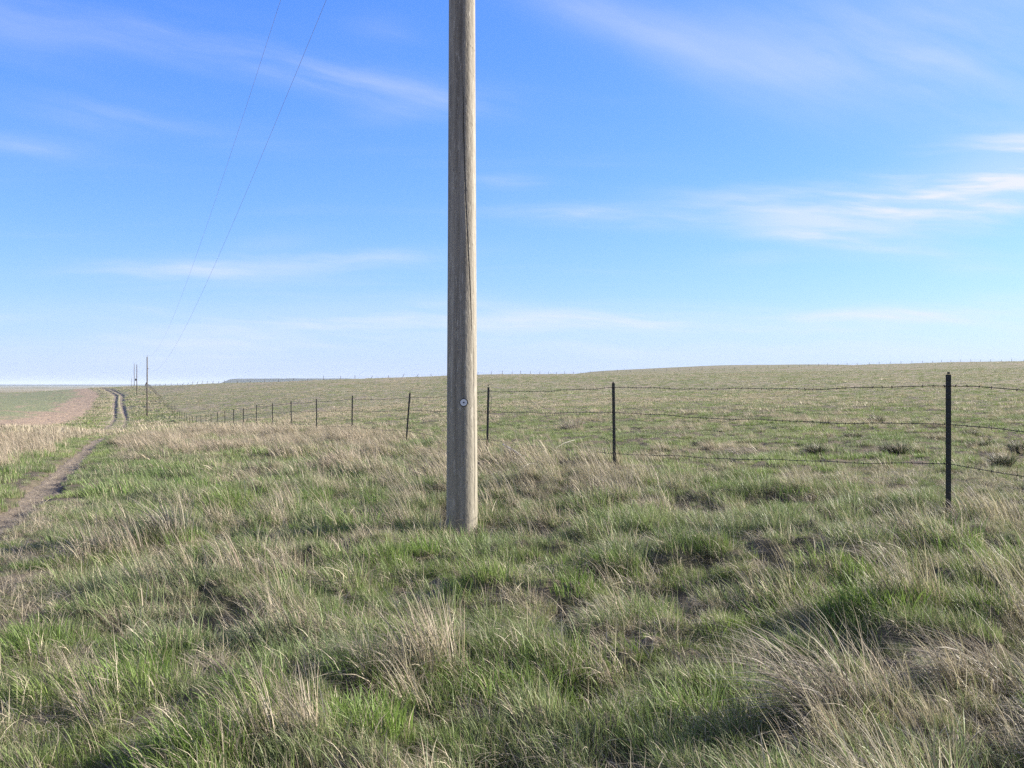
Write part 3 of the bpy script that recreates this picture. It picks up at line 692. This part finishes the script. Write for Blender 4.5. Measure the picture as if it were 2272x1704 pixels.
def strand(k, name, i0, i1, sagk=1.0):
    b = MB(); pts = []; barbs = []
    for i in range(i0, i1):
        (x0, y0, t0, g0), (x1, y1, t1, g1) = tops[i], tops[i+1]
        a = drop.get(i, (.10, .46, .98))[k]; c = drop.get(i+1, (.10, .46, .98))[k]
        p0, p1 = Vector((x0, y0-.035, t0-a)), Vector((x1, y1-.035, t1-c)); n = 26 if y0 < 40 else 6
        L = (p1-p0).length; sag = .03*sagk*(.5+rng.rand())
        for j in range(n):
            f = j/n; w_ = .006*math.sin(f*17+i*3+k)+.004*math.sin(f*41+k*2)
            pts.append(p0.lerp(p1, f)+Vector((0, 0, -4*sag*f*(1-f)+(w_ if 0 < j else 0))))
        if y0 < 60:
            nb = int(L/.125)
            for j in range(nb):
                f = (j+.5)/nb; barbs.append((p0.lerp(p1, f)+Vector((0, 0, -4*sag*f*(1-f)+.006*math.sin(f*17+i*3+k)+.004*math.sin(f*41+k*2))), j))
    D_ = [p.y for p in pts]
    b.tube(pts, [0.0035+.00003*max(0, d-10) for d in D_], 5)
    for q, j in barbs:
        for s in (0, 1):
            an = rng.rand()*3.14; dv = Vector((math.cos(an)*.3, .35*(-1)**s, math.sin(an))).normalized()*.017
            b.tube([q-dv, q, q+dv], [.0008, .0043, .0008], 4, caps=False)
    o = b.build(name, M['wire_steel']); into(o); return o
NEARI = 0
strand(0, 'wire', NEARI, len(tops)-1); strand(1, 'wire', NEARI, len(tops)-1); strand(2, 'wire', NEARI, len(tops)-1)
def P(px, py, D): return Vector(((px-1136)/F*D, D, EYE+(852-py)/F*D))
def loose(pts, r=.003):
    ps = [P(*q) for q in pts]; out = []
    for i in range(len(ps)-1):
        a, b_, c, d = ps[max(i-1, 0)], ps[i], ps[i+1], ps[min(i+2, len(ps)-1)]
        for j in range(8):
            f = j/8; out.append(.5*((2*b_)+(c-a)*f+(2*a-5*b_+4*c-d)*f*f+(3*b_-a-3*c+d)*f**3))
    out.append(ps[-1]); bb = MB().tube(out, r, 5)
    for k in range(3, len(out)-1, 3):
        dv = Vector((.5, .2, .8)).normalized()*.015; bb.tube([out[k]-dv, out[k], out[k]+dv], [.0008, .004, .0008], 4, caps=False)
    o = bb.build('loose_wire', M['wire_steel']); into(o)
loose([(796, 959, 31), (850, 968, 28.5), (896, 975, 25.7), (960, 980, 23.2), (1040, 984, 20.6), (1080, 981, 19.7), (1110, 990, 18.8), (1140, 1001, 18.0), (1165, 1012, 17.3)])
loose([(1079, 912, 19.7), (1070, 921, 19.9), (1060, 928, 20.3), (1048, 932, 20.8)])
loose([(1083, 869, 19.6), (1090, 880, 19.4), (1090, 898, 19.2), (1087, 917, 19.2), (1093, 930, 19.1), (1107, 942, 18.9), (1118, 944, 18.8)])

# far fence on the ridge
rp = [(322, 425), (420, 385), (500, 352), (700, 338), (1080, 376), (1300, 428), (1600, 448), (1850, 478), (2104, 498), (2330, 508)]
pts = [Vector(((px-1136)/F*D, D, 0)) for px, D in rp]
root2 = empty('ridge_fence', (pts[0].x, pts[0].y, float(land(pts[0].x, pts[0].y))))
tag(root2, 'old wooden post and wire fence along the ridge skyline', 'fence')
bpm = MB(); bpm.tube([(0, 0, -.3), (.01, 0, .5), (0, .01, 1.0)], [.085, .08, .07], 7); src = bpm.build('post', M['far_wood'])
acc, path = 0.0, []; jr = np.random.RandomState(3)
for a, b_ in zip(pts[:-1], pts[1:]):
    L = (b_-a).length; s = acc
    while s < L: path.append(a.lerp(b_, s/L)); s += 6.1+1.6*(jr.rand()-.5)
    acc = s-L
path = path[:99]; wires = [[], []]
for i, q in enumerate(path):
    gz = float(land(q.x, q.y)); o = src.copy(); C.objects.link(o); h = .95+.65*rng.rand()
    px = 1136+q.x/q.y*F; ln = (14+9*rng.randn() if px < 1000 else 5*rng.randn())
    wd = 1.0 if i else 3.0
    if i == 0: h = 1.9
    o.location = (q.x, q.y, gz); o.rotation_euler = (R(3*rng.randn()), R(ln), 0); o.scale = (wd, wd, h)
    o.parent = root2; o.matrix_parent_inverse.translation = -root2.location
    for k in (0, 1): wires[k].append((q.x+math.sin(R(ln))*h*.8, q.y-.08, gz+(.55+.5*k)*h/1.4))
bpy.data.objects.remove(src)
for k in (0, 1):
    o = MB().tube(wires[k], .010, 4).build('wire', M['wire_steel']); o.parent = root2; o.matrix_parent_inverse.translation = -root2.location

# ------------------------------------------------------------------ utility poles and their lines
PX, PY = -.53, 10.55
pole = empty('utility_pole', (PX, PY, 0.0))
tag(pole, 'thick weathered wooden pole filling the middle of the view, with round white tag', 'utility pole', 'utility poles beside the track')
TOPZ = 11.5
zs = np.concatenate([np.linspace(-.5, 6.2, 420), np.linspace(6.3, TOPZ, 60)]); na_ = 288
rad = np.interp(zs, [-.5, 0, 5.67, TOPZ], [.168, .166, .139, .112])
th = np.linspace(0, 2*np.pi, na_, endpoint=False)
# angle measured from the side facing the camera (-Y), positive towards +X
def crack_ang(z): return np.interp(z, [1.9, 2.13, 2.5, 2.9, 3.53, 4.16, 4.9], [.86, .78, .66, .52, .31, .19, .10])
Z, T = np.meshgrid(zs, th, indexing='ij'); Rr = np.repeat(rad[:, None], na_, 1)
Rr = Rr*(1+.012*(fbm(T*1.3+np.sin(T), Z*.7, 2, 5)-.5)+.004*(vnoise(np.sin(T)*7+9, Z*.5+np.cos(T)*7, 6)-.5))
ca = crack_ang(Z)+.018*(vnoise(Z*9, 0*Z, 41)-.5); cw = .014*sstep(2.1, 2.7, Z)*sstep(5.0, 4.2, Z)+.008
dcr = np.abs(T-ca); crk = np.exp(-(dcr/cw)**2)*sstep(2.0, 2.3, Z)*sstep(5.1, 4.4, Z)
ca2 = .95+.03*np.sin(Z*2)+.02*vnoise(Z*6, 0*Z, 44); crk2 = np.exp(-(np.abs(T-ca2)/.014)**2)*sstep(.1, .5, Z)*sstep(2.2, 1.6, Z)*.8
ca3 = .12+.02*vnoise(Z*5, 0*Z, 46); crk3 = np.exp(-(np.abs(T-ca3)/.016)**2)*sstep(.3, .6, Z)*sstep(1.9, 1.5, Z)*.3
ck_ = np.maximum(np.maximum(crk, crk2), crk3)
Rr = Rr-.016*ck_
VV = np.stack([Rr*np.sin(T), -Rr*np.cos(T), Z], -1).reshape(-1, 3)
ii = np.arange(len(zs)*na_).reshape(len(zs), na_); jn = np.roll(ii, -1, 1)
q4 = np.stack([ii[:-1], jn[:-1], jn[1:], ii[1:]], -1).reshape(-1, 4)
sh = mesh_np('shaft', VV, q4, M['pole_wood'], pole, smooth=True, attrs={'crack': ck_.ravel()})
MB().tube([(0, 0, TOPZ-.02), (0, 0, TOPZ+.03)], [.112, .07], 24).build('top_cap', M['galvanised'], pole)
# tag: white disc on a dark washer, nail in the middle, at photo pixel (1030, 893)
tz = EYE+(852-893)/F*10.4; ta = .155
tagroot = MB(); rt_ = float(np.interp(tz, [0, 5.67], [.166, .139]))
def disc(r, t0, t1, m, nm, par, n=40, dy=0.0, dxx=0.0, dzz=0.0):
    c0 = Vector((math.sin(ta)*(rt_+t0)+dxx, -math.cos(ta)*(rt_+t0), tz+dzz)); c1 = Vector((math.sin(ta)*(rt_+t1)+dxx, -math.cos(ta)*(rt_+t1), tz+dzz))
    o = MB().tube([c0, c1], r, n).build(nm, m, par); return o
dk = disc(.043, -.004, .006, M['tag_dark'], 'pole_tag', pole, dxx=.003, dzz=.001)
wh = disc(.0355, .0061, .010, M['tag_white'], 'disc', dk)
disc(.008, .0101, .015, M['tag_dark'], 'nail', dk, 12)
rg_ = MB()
for rr_ in (.019,):
    ring = []
    for i in range(5):
        an = i*1.256+.3; rg_.box(math.sin(ta)*(rt_+.0105)+rr_*math.cos(an), -math.cos(ta)*(rt_+.0105), tz+rr_*math.sin(an), .007, .0012, .004)
rg_.build('stamped_mark', M['galvanised'], dk)
def fittings(par, top, near_=False):
    b = MB(); b.tube([(0, 0, top-.02), (0, 0, top+.12)], .014, 8); b.build('pin', M['galvanised'], par)
    MB().tube([(0, 0, top+.12), (0, 0, top+.15), (0, 0, top+.19), (0, 0, top+.24)], [.03, .07, .045, .03], 12).build('insulator', M['porcelain'], par)
    MB().tube([(.13, -.06, top-1.86), (.17, -.06, top-1.86), (.24, -.06, top-1.86)], [.05, .035, .05], 10).build('insulator', M['porcelain'], par)
fittings(pole, TOPZ)
far = [(326.5, 160, 792, 930, 'nearest of the small distant poles, standing clear of the skyline', .11),
       (303.5, 300, 809, None, 'second small distant pole, with a dark canister halfway up', .125),
       (297.8, 442, 807, None, 'slim distant pole at the hill crest left of its neighbour', .13),
       (291.5, 585, 838, None, 'faintest distant pole, only its top showing over the crest', .12)]
ends = [(Vector((PX, PY, TOPZ+.24)), Vector((PX+.2, PY-.06, TOPZ-1.86)))]
for i, (px, D, ty, by, lab, rb) in enumerate(far):
    X = (px-1136)/F*D; top = EYE+(852-ty)/F*D; gz = float(land(X, D)) if by is None else EYE+(852-by)/F*D
    gz = min(gz, float(land(X, D)))
    r0 = empty('utility_pole', (X, D, gz)); tag(r0, lab, 'utility pole', 'utility poles beside the track')
    h = top-gz
    MB().tube([(0, 0, -.5), (0, 0, h*.5), (0, 0, h)], [rb*1.15, rb, rb*.75], 12).build('shaft', M['far_wood'], r0, True)
    fittings(r0, h)
    if i == 1: MB().tube([(-.36, 0, h-4.9), (-.36, 0, h-4.2)], .17, 12).tube([(-.3, 0, h-4.5), (0, 0, h-4.5)], .05, 6).build('transformer', M['post_paint'], r0)
    ends.append((Vector((X, D, top+.24)), Vector((X+.2, D-.06, top-1.86))))
for k, (nm, lab) in enumerate((('power_line', 'upper of the two thin overhead wires crossing the sky'), ('power_line', 'lower overhead wire, right of its twin in the sky'))):
    pts = []
    back = ends[0][k]+Vector((55, -140, -1.0))
    seq = [back]+[e[k] for e in ends]
    for a, b_ in zip(seq[:-1], seq[1:]):
        for j in range(40):
            f = j/40; pts.append(a.lerp(b_, f)-Vector((0, 0, 4*2.9*f*(1-f))))
    pts.append(seq[-1])
    o = MB().tube(pts, [.0038+.00001*max(0, p_.y) for p_ in pts], 6).build(nm, M['cable'])
    tag(o, lab, 'power line', 'overhead wires')

# ------------------------------------------------------------------ dead sticks by the fence
def stick(pts, r, label, mname='dead_wood', name='stick', cat='stick'):
    ps = [P(*q) for q in pts]; out = []
    for i in range(len(ps)-1):
        a, b_, c, d = ps[max(i-1, 0)], ps[i], ps[i+1], ps[min(i+2, len(ps)-1)]
        for j in range(6):
            f = j/6; out.append(.5*((2*b_)+(c-a)*f+(2*a-5*b_+4*c-d)*f*f+(3*b_-a-3*c+d)*f**3))
    out.append(ps[-1]); n = len(out)
    o = MB().tube(out, [r*(.55+.45*i/(n-1)) for i in range(n)], 6).build(name, M[mname], None, True)
    tag(o, label, cat, 'dead sticks and stalks by the fence'); return o
stick([(1116, 986, 17.6), (1140, 1000, 17.2), (1168, 1020, 16.8)], .022, 'pale broken stick lying by the fence right of the big pole')
stick([(1134, 1085, 14.0), (1140, 1060, 14.2), (1158, 1040, 14.5), (1182, 1028, 14.8), (1225, 1046, 15.0)], .004, 'thin curved dead stalk arching in the grass right of the big pole')
stick([(1235, 1080, 13.4), (1250, 1072, 13.4), (1275, 1074, 13.4)], .004, 'short bent stalk in the grass left of the dry post clump')
stick([(1232, 996, 17.0), (1250, 984, 17.2), (1275, 976, 17.5)], .0035, 'slanting thin twig in front of the orange clump')

# ------------------------------------------------------------------ the air
hm = bpy.data.materials.new('air'); hm.use_nodes = True; g = NT(hm.node_tree); g.n.clear()
pv = g.new('ShaderNodeVolumePrincipled'); pv.inputs['Color'].default_value = (.78, .88, 1.0, 1); pv.inputs['Density'].default_value = 6e-5
pv.inputs['Anisotropy'].default_value = 0.0
g.l.new(pv.outputs[0], g.new('ShaderNodeOutputMaterial').inputs['Volume'])
o = MB().box(0, 8000, -10, 44000, 34000, 120).build('haze', hm); tag(o, 'thin pale haze over the far plain', None, None, 'stuff')
